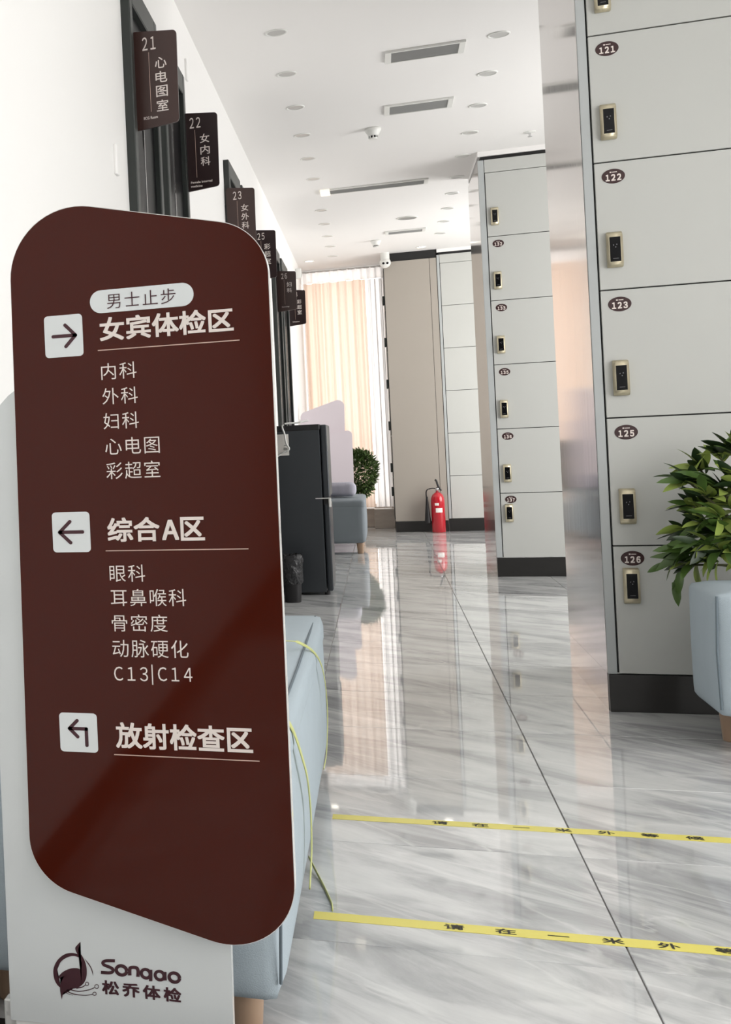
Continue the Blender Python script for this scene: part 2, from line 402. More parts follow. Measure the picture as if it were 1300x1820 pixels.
# ------------------------------------------------------------------ doors in the left wall
def door(i, y0, y1, zt=2.93):
    d = thing('door_%d' % i, (XL, (y0 + y1) / 2, 0), None, None, kind='structure')
    w = .06; p = .035
    bm = box(XL - .01, XL + p, y0, y0 + w, 0, zt, bev=.004); bm = box(XL - .01, XL + p, y1 - w, y1, 0, zt, bm, bev=.004)
    bm = box(XL - .01, XL + p, y0 + w, y1 - w, zt - .1, zt, bm, bev=.004)
    obj('door_frame', bm, M['frame'], d)
    obj('door_leaf', box(XL - .005, XL + .012, y0 + w, y1 - w, .01, zt - .1, bev=.002), M['leaf_black'], d)
    bm = box(XL + .012, XL + .016, (y0 + y1) / 2 - .008, (y0 + y1) / 2 + .008, .05, zt - .14)
    obj('leaf_strip', bm, M['chrome'], d)
    bm = tube([(XL + .045, y1 - .12, .95), (XL + .045, y1 - .12, 1.25)], .009); bm = box(XL + .01, XL + .045, y1 - .127, y1 - .113, .97, .99, bm); bm = box(XL + .01, XL + .045, y1 - .127, y1 - .113, 1.21, 1.23, bm)
    obj('door_handle', bm, M['chrome'], d)
for i, (a, b) in enumerate([(4.74, 5.38), (5.54, 6.2), (8.12, 8.83), (8.96, 9.6), (11.75, 12.45), (12.7, 13.53)]): door(i + 1, a, b)
tag(obj('baseboard_left', box(XL, XL + .012, YB, YF, .0, .1), M['plinth']), kind='structure')
for y, z, w, l in ((4.49, 2.16, .016, 'slim white vertical plate on the white wall left of the first door'), (6.53, 3.06, .016, 'slim white vertical plate high on the wall right of sign 21')):
    t = tag(obj('wall_plate', box(XL - .002, XL + .012, y - .025, y + .025, z - .055, z + .055, bev=.005, seg=3), M['wall'], None, True), l, 'wall plate')
tag(obj('light_switch', box(XL - .001, XL + .012, 15.1, 15.18, 1.3, 1.38, bev=.003), M['white']), 'small white switch on the left wall near the curtain', 'switch')

# ------------------------------------------------------------------ projecting room signs
OUT = rounded([(0, .198), (.176, .180), (.172, -.176), (-.004, -.194)], .016, 6)
def sign(y, num, chars, eng, label, face='sign'):
    t = thing('room_sign', (-.84, y, 2.545), label, 'sign', 'projecting brown room signs')
    zc = 2.548
    obj('sign_board', plate_y([(-.84 + a, zc + b) for a, b in OUT], y, y + .012), M[face], t)
    obj('bracket', box(XL - .002, -.838, y - .002, y + .016, zc - .06, zc + .09, bev=.002), M['black_rubber'], t)
    pl = lambda u, v: Vector((u, y - .0008, v))
    obj('room_number', text_fit(num, pl, -.797, -.745, zc + .143, .052, off=.008, space=.68, fw=True), M['print'], t)
    for i, ch in enumerate(chars): obj('character', text_fit(ch, pl, -.751, -.706, zc + .062 - .056 * i, .044, off=.008), M['print'], t)
    for i, e in enumerate(eng): obj('caption', text_fit(e, pl, -.803, -.803 + .0068 * len(e), zc - .148 - .019 * i, .011, off=.02), M['print'], t)
    obj('dividing_line', box(-.774, -.7725, y - .001, y, zc - .125, zc + .108), M['print_pink'], t)
sign(4.88, '21', '心电图室', ['ECG Room'], 'brown projecting sign numbered 21 with four vertical characters, nearest on the left wall')
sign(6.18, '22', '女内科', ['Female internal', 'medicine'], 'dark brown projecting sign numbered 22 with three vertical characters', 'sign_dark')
sign(8.11, '23', '女外科', ['Female surgery'], 'brown projecting sign numbered 23, partly behind the directory board')
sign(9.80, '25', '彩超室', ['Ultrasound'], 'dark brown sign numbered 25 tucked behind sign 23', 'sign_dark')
sign(12.25, '26', '妇科', ['Gynecology'], 'brown projecting sign numbered 26 with two vertical characters')
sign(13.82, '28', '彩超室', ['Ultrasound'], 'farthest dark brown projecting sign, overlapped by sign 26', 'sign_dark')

# ------------------------------------------------------------------ locker banks
ZR = [.148 + .5 * i for i in range(7)]          # row boundaries
def lock(x, y, z, door):
    w, h = .027, .069
    prof = [(-h, 0), (-h, -.014), (-h + .014, -.026), (h - .014, -.026), (h, -.014), (h, 0)]
    t = bmesh.new(); a = [t.verts.new((x - w, y + d, z + q)) for q, d in prof]; b = [t.verts.new((x + w, y + d, z + q)) for q, d in prof]
    t.faces.new(a); t.faces.new(b[::-1])
    for i in range(6): t.faces.new((a[i], b[i], b[(i + 1) % 6], a[(i + 1) % 6]))
    bmesh.ops.recalc_face_normals(t, faces=t.faces[:])
    bmesh.ops.bevel(t, geom=t.edges[:], offset=.002, segments=2, affect='EDGES')
    tag(obj('lock_case', t, M['gold'], door, True), 'champagne metal lock case')
    tag(obj('lock_screen', box(x - .0185, x + .0185, y - .0275, y - .0255, z - .048, z + .048, bev=.0006), M['black_gloss'], door), 'black glass keypad')
    bm = box(x - .009, x + .010, y - .0279, y - .0275, z - .037, z - .0355)
    for a_, b_ in ((-.007, .014), (.004, .016), (.0, .006)): bm = box(x + a_, x + a_ + .003, y - .0279, y - .0275, z + b_, z + b_ + .004, bm)
    obj('screen_mark', bm, M['print_grey'], door)
def bank(label, name, x0, xd, cols, y0, y1, zt, nums, locks=True, cat='locker', rows_n=6, fill=True):
    xe = xd + cols * .5 + .03
    t = thing(name, ((x0 + xe) / 2, y0 + .3, 0), label, cat)
    obj('carcass', box(x0 + .004, xe, y0 + .02, y1, .15, zt), M['locker_gap'], t)
    obj('side_panel', box(x0 - .004, x0 + .004, y0 + .004, y1, .15, zt, bev=.001), M['steel'], t)
    obj('stile', box(x0 - .003, xd - .004, y0, y0 + .02, .148, zt, bev=.002), M['locker_edge'], t)
    obj('plinth', box(x0 + .0, xe, y0 + .0, y0 + .03, 0, .146, bev=.002), M['plinth'], t)
    obj('plinth_side', box(x0 - .002, x0 + .004, y0 + .03, y1, 0, .148), M['steel'], t)
    for c in range(cols):
        for r in range(rows_n):
            a, b = ZR[r] + .0025, ZR[r + 1] - .0025
            if b > zt: b = zt - .003
            xa, xb = xd + c * .5 + .0025, xd + (c + 1) * .5 - .0025
            if c and x0 > 0 and y0 > 20: continue
            d = obj('locker_door', box(xa, xb, y0, y0 + .018, a, b, bev=.0012), M['locker'], t)
            if not locks: continue
            n = nums[r] if c == 0 else None
            zl = a + .152 if r else a + .343
            lock(xa + .054, y0, zl, d)
            if n:
                zp = b - .055 if r else b - .046
                xp = xa + (.0635 if y0 < 8 else .07)
                pl = lathe([(1, 0), (1, -.0012)], (0, 0, 0), 40, axis='Y')
                for v in pl.verts: v.co = Vector((xp + v.co.x * .040, y0 + v.co.y, zp + v.co.z * .0285))
                obj('number_plate', pl, M['plate'], d)
                f = lambda u, v: Vector((u, y0 - .0016, v))
                bm = text_fit(n, f, xp - .027, xp + .027, zp - .005, .026, off=.04, space=.68, fw=True)
                bm = box(xp - .012, xp - .006, y0 - .0016, y0 - .0012, zp + .0135, zp + .0185, bm)
                bm = box(xp - .004, xp + .013, y0 - .0016, y0 - .0012, zp + .0145, zp + .0175, bm)
                obj('plate_number', bm, M['print'], d)
    if fill:
        obj('top_filler', box(xd, xe, y0, y0 + .018, ZR[rows_n] + .002, zt, bev=.001), M['locker'], t)
        obj('gap_shade_fill', box(x0 + .02, xe, y0 + .02, y1, zt, zt + .03), M['dark'], t)  # solid near-black block; the shade over the bank is in its colour
        obj('ceiling_filler', box(x0, xe, y0 - .0, y1, zt + .03, ZC - .001), M['ceil'], t)
    return t
bank('nearest pale grey locker bank with doors numbered 121 to 126 and steel side', 'locker_bank', .795, .829, 3, 5.526, 6.58, 3.25,
     ['126', '125', '123', '122', '121', '120'])
bank('middle pale grey locker bank with doors numbered 132 to 137', 'locker_bank', .812, .855, 3, 10.681, 11.76, 3.25,
     ['137', '136', '135', '133', '132', None])
bank('farthest plain grey locker bank without visible locks, right of the red extinguisher', 'locker_bank', .722, .75, 2, 15.885, 16.75, 3.25,
     [None] * 6, locks=False)
# beige bank seen from its end, locks projecting to the left
t = thing('locker_bank', (.4, 16.2, 0), 'tall beige locker bank seen end-on beside the curtain, locks on its left side', 'locker')
obj('carcass', box(.15, .71, 15.9, 16.55, .13, 3.22), M['locker_gap'], t)
obj('end_panel', box(.138, .636, 15.885, 15.9, .128, 3.22, bev=.002), M['beige'], t)
obj('end_panel', box(.64, .712, 15.887, 15.9, .128, 3.22, bev=.002), M['beige'], t)
obj('plinth', box(.138, .712, 15.883, 15.9, 0, .125, bev=.002), M['plinth'], t)
obj('plinth', box(.142, .16, 15.9, 16.55, 0, .125), M['plinth'], t)
obj('gap_shade_fill', box(.15, .712, 15.9, 16.55, 3.22, ZC - .001), M['dark'], t)  # shade above the beige bank painted as a near-black filler
for r in range(6):
    d = obj('locker_door', box(.13, .15, 15.902, 16.54, ZR[r] + .003, min(ZR[r + 1], 3.2) - .003, bev=.002), M['frame'], t)
    z = ZR[r] + .12 if r else .483
    obj('lock_case', box(.108, .13, 15.93, 15.985, z - .055, z + .055, bev=.005), M['frame'], d)

# ------------------------------------------------------------------ ceiling fittings
def ring_things():
    rim = lathe([(.059, 0), (.059, -.004), (.052, -.006), (.047, -.003), (.047, 0)], (0, 0, 0), 32, cap=False)
    rme = bpy.data.meshes.new('rim'); 
    for f in rim.faces: f.smooth = True
    rim.to_mesh(rme); rim.free(); rme.materials.append(M['white'])
    le = lathe([(.047, 0), (.047, -.0025)], (0, 0, 0), 32); lme = bpy.data.meshes.new('lens'); le.to_mesh(lme)
    lme.materials.append(M['lamp_grey']); lit = bpy.data.meshes.new('lens_lit'); le.to_mesh(lit); le.free(); lit.materials.append(M['lamp_lit'])
    return rme, lme, lit
rme, lme, litme = ring_things()
ordn = ['nearest', 'second', 'third', 'fourth', 'fifth', 'sixth', 'seventh', 'eighth', 'ninth', 'tenth', 'eleventh', 'twelfth']
def downlight(x, y, label, lit=False):
    t = thing('downlight', (x, y, ZC), label, 'ceiling light', 'recessed ceiling downlights')
    for n, me in (('rim', rme), ('lens', litme if lit else lme)):
        o = bpy.data.objects.new(n, me); COL.objects.link(o); o.parent = t
for i, y in enumerate([6.97, 7.78, 8.58, 9.38, 10.17, 10.98, 12.5, 13.3, 14.1, 14.85, 15.65]):
    downlight(-.42, y, 'small unlit round downlight, %s from the camera in the left ceiling row' % ordn[i])
for i, y in enumerate([7.62, 8.4, 9.18, 9.97, 10.76, 11.6, 12.35, 13.13, 13.9, 14.68]):
    downlight(.715, y, 'small unlit round downlight, %s from the camera in the right ceiling row' % ordn[i])
downlight(.55, 15.6, 'lit round downlight in front of the beige locker bank', True)
downlight(-.7, 15.9, 'lit round downlight in the far left ceiling corner', True)
sp = thing('ceiling_speaker', (.357, 13.45, ZC), 'larger round grey speaker grille in the far ceiling between the downlight rows', 'speaker')
obj('speaker_rim', lathe([(.1, 0), (.1, -.006), (.088, -.008), (.088, 0)], (.357, 13.45, ZC), 40, cap=False), M['white'], sp)
obj('speaker_grille', lathe([(.088, 0), (.088, -.005)], (.357, 13.45, ZC), 40), M['vent'], sp)
def vent(x0, x1, y0, y1, n, label, lamp=False):
    t = thing('air_vent', ((x0 + x1) / 2, (y0 + y1) / 2, ZC), label, 'air vent')
    obj('shade_backing', box(x0 + .01, x1 - .01, y0 + .01, y1 - .01, ZC - .002, ZC - .0005), M['dark'], t)  # flat dark sheet; recess shade painted, ceiling is not cut
    e = .034; s = .014
    bm = box(x0, x0 + e, y0, y1, ZC - .014, ZC, bev=.002); bm = box(x1 - e, x1, y0, y1, ZC - .014, ZC, bm, bev=.002)
    bm = box(x0 + e, x1 - e, y0, y0 + s, ZC - .014, ZC, bm, bev=.002); bm = box(x0 + e, x1 - e, y1 - s, y1, ZC - .014, ZC, bm, bev=.002)
    obj('vent_frame', bm, M['white'], t)
    for i in range(n):
        yy = y0 + s + (y1 - y0 - 2 * s) * (i + .5) / n
        b = box(x0 + e, x1 - e, -.0045, .0045, -.0006, .0006)
        bmesh.ops.rotate(b, verts=b.verts, cent=(0, 0, 0), matrix=Matrix.Rotation(math.radians(-35), 3, 'X'))
        bmesh.ops.translate(b, verts=b.verts, vec=(0, yy, ZC - .008)); obj('slat', b, M['vent'], t)
    if lamp:
        obj('lamp_end', box(x0 - .03, x0 + .05, y0 - .01, y1 + .01, ZC - .02, ZC, bev=.004), M['slot_lit'], t)
vent(.127, .552, 7.62, 7.84, 9, 'nearest rectangular white slatted ceiling air vent')
vent(.127, .552, 8.85, 9.09, 9, 'second rectangular slatted ceiling air vent, just before the smoke detector')
vent(-.36, .49, 11.5, 11.7, 8, 'long slot ceiling vent with a bright left end, midway down the ceiling', True)
vent(.155, .555, 14.18, 14.37, 6, 'small far slatted ceiling vent near the second smoke detector')
def smoke(x, y, label):
    t = thing('smoke_detector', (x, y, ZC), label, 'smoke detector')
    obj('detector_base', lathe([(.055, 0), (.055, -.018), (.048, -.03), (.036, -.05), (.033, -.055)], (x, y, ZC), 32), M['white'], t, True)
    obj('sensor_cage', lathe([(.028, -.055), (.026, -.07)], (x, y, ZC), 20), M['dark'], t, True)
    bm = None
    for i in range(8):
        a = 2 * PI * i / 8; bm = box(x + .028 * math.cos(a) - .004, x + .028 * math.cos(a) + .004, y + .028 * math.sin(a) - .004, y + .028 * math.sin(a) + .004, ZC - .072, ZC - .054, bm)
    bm = lathe([(.030, -.071), (.026, -.078)], (x, y, ZC), 20, bm)
    obj('cage_ribs', bm, M['white'], t)
smoke(.055, 9.45, 'nearer white smoke detector hanging below the ceiling'); smoke(.06, 14.75, 'farther white smoke detector near the far vent')
t = thing('sprinkler', (1.02, 9.4, ZC), 'small chrome and white ceiling sprinkler above the middle locker bank', 'sprinkler')
t.location = (1.13, 10.2, ZC)
obj('escutcheon', lathe([(.04, 0), (.04, -.004), (.012, -.008)], (1.13, 10.2, ZC), 24), M['white'], t)
obj('nozzle', lathe([(.008, -.006), (.008, -.03), (.016, -.032), (.016, -.035)], (1.13, 10.2, ZC), 16), M['chrome'], t)
# twin-lens unit at the top corner of the beige bank
p = onY(685, 467, 15.8)
t = thing('security_camera', (p.x, p.y, p.z + .08), 'round white ceiling unit with two dark lenses above the beige lockers', 'camera')
bm = bmesh.new(); bmesh.ops.create_uvsphere(bm, u_segments=28, v_segments=16, radius=.062); bmesh.ops.translate(bm, verts=bm.verts, vec=p)
obj('camera_body', bm, M['white'], t, True)
obj('camera_mount', lathe([(.05, ZC - p.z), (.05, .04)], p, 24), M['white'], t)
for dx in (-.02, .024):
    bm = bmesh.new(); bmesh.ops.create_uvsphere(bm, u_segments=14, v_segments=8, radius=.014); bmesh.ops.translate(bm, verts=bm.verts, vec=p + Vector((dx, -.056, -.012)))
    obj('camera_lens', bm, M['black_gloss'], t, True)
t = thing('wall_sensor', (-.80, 15.6, 3.2), 'small white sensor box high in the far left corner by the curtain', 'sensor')
obj('sensor_body', box(XL, -.78, 15.55, 15.65, 3.08, 3.2, bev=.012, seg=3), M['white'], t, True)
obj('sensor_window', box(-.781, -.777, 15.57, 15.63, 3.1, 3.13), M['lamp_grey'], t)

# ------------------------------------------------------------------ yellow floor tapes with lettering
for y, xa, c0, ang, lab in ((3.041, -.192, .107, -.004, 'nearer yellow warning tape with black characters stuck across the floor'), (3.856, -.178, .112, 0, 'farther yellow warning tape with black characters on the floor')):
    t = thing('floor_tape', (xa, y, 0), lab, 'floor tape', 'yellow queue tapes on the floor')
    obj('tape_strip', box(xa, 1.5, y - .0245, y + .0245, 0.0002, .0009), M['yellow'], t)
    for i, ch in enumerate('请在一米外等候'):
        x = c0 + .1042 * i; h = .004 if ch == '一' else .03
        obj('character', text_fit(ch, lambda u, v: Vector((u, v, .0013)), x - .021, x + .021, y, h, off=.02), M['black_print'], t)

# ------------------------------------------------------------------ the directory totem (nearest object)
YG, YN = 2.24, 2.205                              # grey back board, brown front board
T = thing('directory_sign', (-.45, 2.24, 0), 'tall dark brown directory board with white arrows and characters on a grey stand', 'sign')
pg = lambda x, y: (onY(x, y, YG).x, onY(x, y, YG).z)
pb = lambda x, y: (onY(x, y, YN).x, onY(x, y, YN).z)
gout = rounded([pg(20, 1812), pg(416, 1850), pg(380, 700), pg(-30, 655)], [.002, .002, .05, .13])
obj('back_board', plate_y(gout, YG, YG + .022), M['white_gloss'], T)
obj('back_board_face', plate_y([(a, b) for a, b in gout], YG - .0015, YG), M['sign_grey'], T)
# brown board: polygon corners in photograph pixels, carried onto the board plane, then rounded
corners = [pb(13, 349), pb(474, 403), pb(531, 1727), pb(54, 1562)]
bout = rounded(corners, [.125, .1, .115, .1], 16)
obj('front_board', plate_y(bout, YN + .0015, YG - .0015), M['white_gloss'], T)
cx = sum(a for a, b in bout) / len(bout); cz = sum(b for a, b in bout) / len(bout)
ins = [(a + (cx - a) * .004, b + (cz - b) * .002) for a, b in bout]
obj('front_board_face', plate_y(ins, YN, YN + .0015), M['brown'], T)
q = onY(20, 1812, YG)
obj('base_plate', box(q.x - .06, q.x + .62, 2.02, 2.31, 0, .012, bev=.003), M['plinth'], T)
obj('foot_bracket', box(q.x - .02, q.x + .04, YG + .022, YG + .05, .012, .07, bev=.003), M['white_gloss'], T)
if q.z > .013: obj('board_foot', box(q.x + .01, q.x + .4, YG, YG + .022, .012, q.z + .01), M['white_gloss'], T)
PB = lambda u, v: Vector((u, YN - .0007, v))
def put(s, xl, yl, xr, hpx=None, off=0., space=1., m='print', name='lettering', bm=None, f=pb, pl=PB, fw=False):
    a = f(xl, yl); b = f(xr, yl); h = None
    if hpx: h = abs(f(xl, yl - hpx / 2)[1] - f(xl, yl + hpx / 2)[1])
    return text_fit(s, pl, a[0], b[0], a[1], h, off, space, bm, fw)
for a in (('女宾体检区', 177, 586, 416, 42, .022), ('放射检查区', 206, 1306, 449, 46, .022)):
    obj('heading_lettering', put(*a), M['print'], T)
bm = put('综合', 191, 942, 284, 43, .022); bm = put('A', 288, 942, 318, 36, .03, fw=True, bm=bm); bm = put('区', 321, 940, 364, 42, .022, bm=bm)
obj('heading_lettering', bm, M['print'], T)
for s_, xl, yl, xr, h in (('内科', 180, 661, 243, 29), ('外科', 182, 705, 245, 29), ('妇科', 184, 749, 247, 29), ('心电图', 187, 794, 284, 30), ('彩超室', 189, 837, 285, 30),
                         ('眼科', 195, 1019, 258, 30), ('耳鼻喉科', 197, 1062, 331, 30), ('骨密度', 199, 1107, 298, 30), ('动脉硬化', 200, 1152, 335, 31)):
    obj('list_lettering', put(s_, xl, yl, xr, h, -.003, 1.12), M['print'], T)
for a in (('C13', 203, 1197, 263, 25, 0, .75), ('|', 270, 1199, 272, 36), ('C14', 281, 1198, 342, 25, 0, .75)): obj('list_lettering', put(*a, fw=True), M['print'], T)
for x0, x1, y in ((174, 427, 623), (188, 442, 979), (203, 461, 1341)):
    a = pb(x0, y); b = pb(x1, y)
    obj('underline', box(a[0], b[0], YN - .0006, YN, a[1] - .0008, a[1] + .0008), M['print_pink'], T)
# white pill
a = pb(160, 538); b = pb(345, 538); r = .0205
pill = rounded([(a[0], a[1] - r), (b[0], a[1] - r), (b[0], a[1] + r), (a[0], a[1] + r)], r * .98, 10)
pl_ = obj('pill_panel', plate_y(pill, YN - .0006, YN), M['sign_grey'], T)
obj('pill_lettering', put('男士止步', 190, 536, 313, 27, -.004, 1.15, pl=lambda u, v: Vector((u, YN - .0013, v))), M['brown_print'], T)
def arrow_box(x0, y0, x1, y1, kind):
    a = pb(x0, y0); b = pb(x1, y1)
    o = rounded([(a[0], b[1]), (b[0], b[1]), (b[0], a[1]), (a[0], a[1])], .007, 6)
    obj('arrow_panel', plate_y(o, YN - .0006, YN), M['sign_grey'], T)
    cx, cz = (a[0] + b[0]) / 2, (a[1] + b[1]) / 2; s = (b[0] - a[0]) / 2
    def bar(p0, p1, w=.0031, bm=None):
        p0 = Vector((cx + p0[0] * s, cz + p0[1] * s)); p1 = Vector((cx + p1[0] * s, cz + p1[1] * s))
        d = (p1 - p0).normalized(); nrm = Vector((-d.y, d.x)) * w; d = d * w
        ps = [p0 - d - nrm, p1 + d - nrm, p1 + d + nrm, p0 - d + nrm]
        return plate_y(rounded([(k.x, k.y) for k in ps], w * .95, 4), YN - .0012, YN - .0006, bm)
    if kind == 'r': bm = bar((-.55, 0), (.6, 0)); bm = bar((.1, .55), (.62, 0), bm=bm); bm = bar((.1, -.55), (.62, 0), bm=bm)
    if kind == 'l': bm = bar((.6, 0), (-.6, 0)); bm = bar((-.05, .55), (-.62, 0), bm=bm); bm = bar((-.05, -.55), (-.62, 0), bm=bm)
    if kind == 'b': bm = bar((-.45, .2), (.42, .2)); bm = bar((.42, .2), (.42, -.65), bm=bm); bm = bar((-.05, .62), (-.47, .2), bm=bm); bm = bar((-.05, -.22), (-.47, .2), bm=bm)
    obj('arrow', bm, M['brown_print'], T)
arrow_box(78, 563, 149, 632, 'r'); arrow_box(92, 911, 162, 981, 'l'); arrow_box(105, 1266, 175, 1338, 'b')
# logo on the grey board, traced as flat print
def lg(x, y): return pg(60 + x / 4.333, 1640 + y / 4.333)
LAY = [0]
def flat(poly, bm=None, closed=True):
    t = bmesh.new(); LAY[0] += 1; yy = YG - .0022 - .00003 * LAY[0]
    vs = [t.verts.new((lg(*p)[0], yy, lg(*p)[1])) for p in poly]; t.faces.new(vs)
    bmesh.ops.triangulate(t, faces=t.faces[:]); return merge(bm, t)
def sp2(pts, n=6): return [(p.x, p.y) for p in smooth_path([Vector((a, b, 0)) for a, b in pts], n)]
def stroke(pts, w0, w1, bm=None):
    ps = [Vector(p) for p in sp2(pts)]; L_, R_ = [], []
    for i, p in enumerate(ps):
        d = (ps[min(i + 1, len(ps) - 1)] - ps[max(i - 1, 0)]).normalized(); w = w0 + (w1 - w0) * i / (len(ps) - 1)
        L_.append((p.x - d.y * w, p.y + d.x * w)); R_.append((p.x + d.y * w, p.y - d.x * w))
    t = bmesh.new(); LAY[0] += 1; yy = YG - .0022 - .00002 * LAY[0]
    a = [t.verts.new((lg(*q)[0], yy, lg(*q)[1])) for q in L_]; b = [t.verts.new((lg(*q)[0], yy, lg(*q)[1])) for q in R_]
    for i in range(len(a) - 1): t.faces.new((a[i], a[i + 1], b[i + 1], b[i]))
    return merge(bm, t)
outer = sp2([(352, 243), (300, 229), (240, 240), (185, 285), (155, 350), (158, 420), (180, 470), (210, 500)])
inner = sp2([(214, 492), (194, 440), (184, 380), (192, 328), (226, 284), (278, 257), (320, 254), (352, 266)])
bm = flat(outer + inner)
body = sp2([(362, 143), (340, 165), (322, 190), (330, 222), (355, 262), (372, 305), (370, 362)]) + sp2([(368, 362), (340, 347), (290, 348), (235, 370), (198, 405), (188, 438)]) + \
       sp2([(190, 440), (205, 422), (238, 408)]) + sp2([(236, 411), (212, 455), (205, 510), (218, 588)]) + sp2([(219, 586), (232, 535), (265, 506), (330, 500), (380, 470), (405, 425), (411, 365), (400, 305), (375, 252), (345, 215), (350, 182)])[:-1]
bm = flat(body, bm)
bm = flat(sp2([(392, 270), (432, 318), (455, 365), (461, 408)]) + sp2([(459, 400), (440, 345), (412, 303)]), bm)
bm = stroke([(330, 500), (375, 492), (400, 476)], 5, 2.5, bm); bm = stroke([(255, 503), (340, 524), (420, 515), (470, 496)], 4, 3, bm)
bm = stroke([(235, 512), (310, 545), (400, 555), (456, 547)], 4, 2.5, bm); bm = stroke([(232, 515), (260, 540), (305, 556)], 3, 1, bm)
for x, y, r in ((413, 467, 13), (487, 487, 15), (471, 543, 13)):
    ps = [(x + r * math.cos(2 * PI * i / 24), y + r * math.sin(2 * PI * i / 24)) for i in range(25)]
    bm = stroke(ps[::1], 2.5, 2.5, bm)
obj('logo_bird', bm, M['brown_print'], T)
PG = lambda u, v: Vector((u, YG - .0022, v))
def tl(x, y): return (x, y + (x - 520) * .135)
def arcs(cx, cy, rx, ry, a0, a1, n=7): return [tl(cx + rx * math.cos(math.radians(a0 + (a1 - a0) * i / n)), cy + ry * math.sin(math.radians(a0 + (a1 - a0) * i / n))) for i in range(n + 1)]
bm = stroke([tl(628, 275), tl(560, 284), tl(535, 300), tl(545, 318), tl(590, 330), tl(612, 345), tl(605, 366), tl(575, 375), tl(520, 378)], 12, 12)
for cx_ in (678, 1085): bm = stroke(arcs(cx_, 342, 40, 35, 0, 360, 14), 13, 13, bm)
bm = stroke([tl(742, 372), tl(742, 325), tl(752, 310), tl(790, 306), tl(805, 325), tl(805, 374)], 13, 13, bm)
bm = stroke(arcs(865, 342, 34, 33, -30, 330, 14), 12, 12, bm); bm = stroke([tl(903, 306), tl(903, 350), tl(903, 394)], 13, 13, bm)
bm = stroke(arcs(972, 342, 34, 33, -30, 330, 14), 12, 12, bm); bm = stroke([tl(1012, 308), tl(1012, 340), tl(1014, 374)], 13, 13, bm)
bm = put('松乔体检', 182, 1753, 322, 25, .03, 1.35, f=pg, pl=PG, bm=bm)
obj('logo_lettering', bm, M['brown_print'], T)

# ------------------------------------------------------------------ benches
def leg(x, y, h, r0, r1, parent):
    return obj('leg', lathe([(r1, 0), (r1 * 1.05, .004), (r0, h - .01), (r0, h)], (x, y, 0), 24), M['wood'], parent, True)
t = thing('upholstered_bench', (-.52, 3.35, 0), 'pale blue padded bench along the left wall behind the directory board, yellow strap around it', 'bench')
obj('base_cushion', soft_box(-.835, -.208, 2.33, 4.5, .085, .49, .025, .009), M['fabric'], t, True)
obj('seat_pad', soft_box(-.84, -.205, 2.328, 4.51, .42, .515, .03, .005, bz=.018), M['fabric'], t, True)
for pts, r in (([(-.210, 2.336, .125), (-.204, 2.325, .25), (-.207, 2.33, .4)], .003), ([(-.232, 2.36, .508), (-.228, 2.9, .514), (-.226, 3.4, .5155), (-.228, 3.9, .514), (-.232, 4.46, .508)], .0035)): obj('piping', tube(pts, r), M['seam'], t)
for x in (-.29, -.745):
    for y in (2.44, 4.38): leg(x, y, .108, .042, .033, t)
# strap: two loops round the bench and a loose end on the floor
def strap(pts, r=.0045, flat=None, bm=None): return tube(smooth_path(pts, 8), r, 8, bm, flat)
fx = -.19
def strap_thing(bm, lab): tag(obj('strap', bm, M['strap'], None, True), lab, 'strap')
bm = strap([(-.6, 3.62, .545), (-.3, 3.63, .55), (-.225, 3.66, .535), (-.19, 3.85, .45), (-.185, 4.0, .3), (-.191, 3.97, .17), (-.2, 3.93, .12)], flat=(.0045, .0015))
strap_thing(bm, 'thin yellow-green strap looped round the far part of the blue bench')
bm = strap([(-.6, 2.66, .54), (-.3, 2.68, .545), (-.215, 2.72, .53), (-.187, 2.86, .40), (-.185, 2.98, .28), (-.187, 2.99, .17), (-.192, 2.94, .095)], flat=(.007, .002))
strap_thing(bm, 'yellow-green strap on the blue bench nearest the directory board edge')
bm = strap([(-.22, 3.4, .02), (-.20, 3.33, .008), (-.175, 3.22, .004), (-.156, 3.12, .004), (-.152, 3.075, .004)], flat=(.005, .002))
strap_thing(bm, 'loose yellow strap end trailing on the floor onto the nearer yellow tape')
t = thing('upholstered_bench', (-.45, 13.6, 0), 'blue-grey padded bench beyond the dark fridge, one wooden leg showing', 'bench')
obj('base_cushion', soft_box(-.835, -.165, 12.9, 14.4, .1, .5, .04, .01), M['fabric_grey'], t, True)
for x in (-.22, -.76):
    for y in (12.98, 14.3): leg(x, y, .108, .035, .026, t)
obj('seat_pad', soft_box(-.84, -.163, 12.9, 14.4, .44, .53, .03, .004, bz=.008), M['fabric_grey'], t, True)
t = tag(obj('cushion', soft_box(-.8, -.255, 13.3, 13.5, .546, .69, .04, .015), M['cushion'], None, True), 'grey striped cushion lying on the far blue-grey bench', 'cushion')
t = thing('upholstered_bench', (1.6, 5.0, 0), 'pale blue padded bench at the right edge in front of the leafy plant', 'bench')
obj('base_cushion', soft_box(1.01, 2.25, 4.80, 5.2, .13, .55, .03, .012, bz=.012), M['fabric'], t, True)
obj('piping', tube([(1.014, 4.806, .16), (1.008, 4.80, .35), (1.016, 4.808, .535)], .004), M['seam'], t)
for x, y in ((1.10, 5.08), (1.1, 4.9), (2.15, 5.08), (2.15, 4.9)): leg(x, y, .145, .04, .028, t)

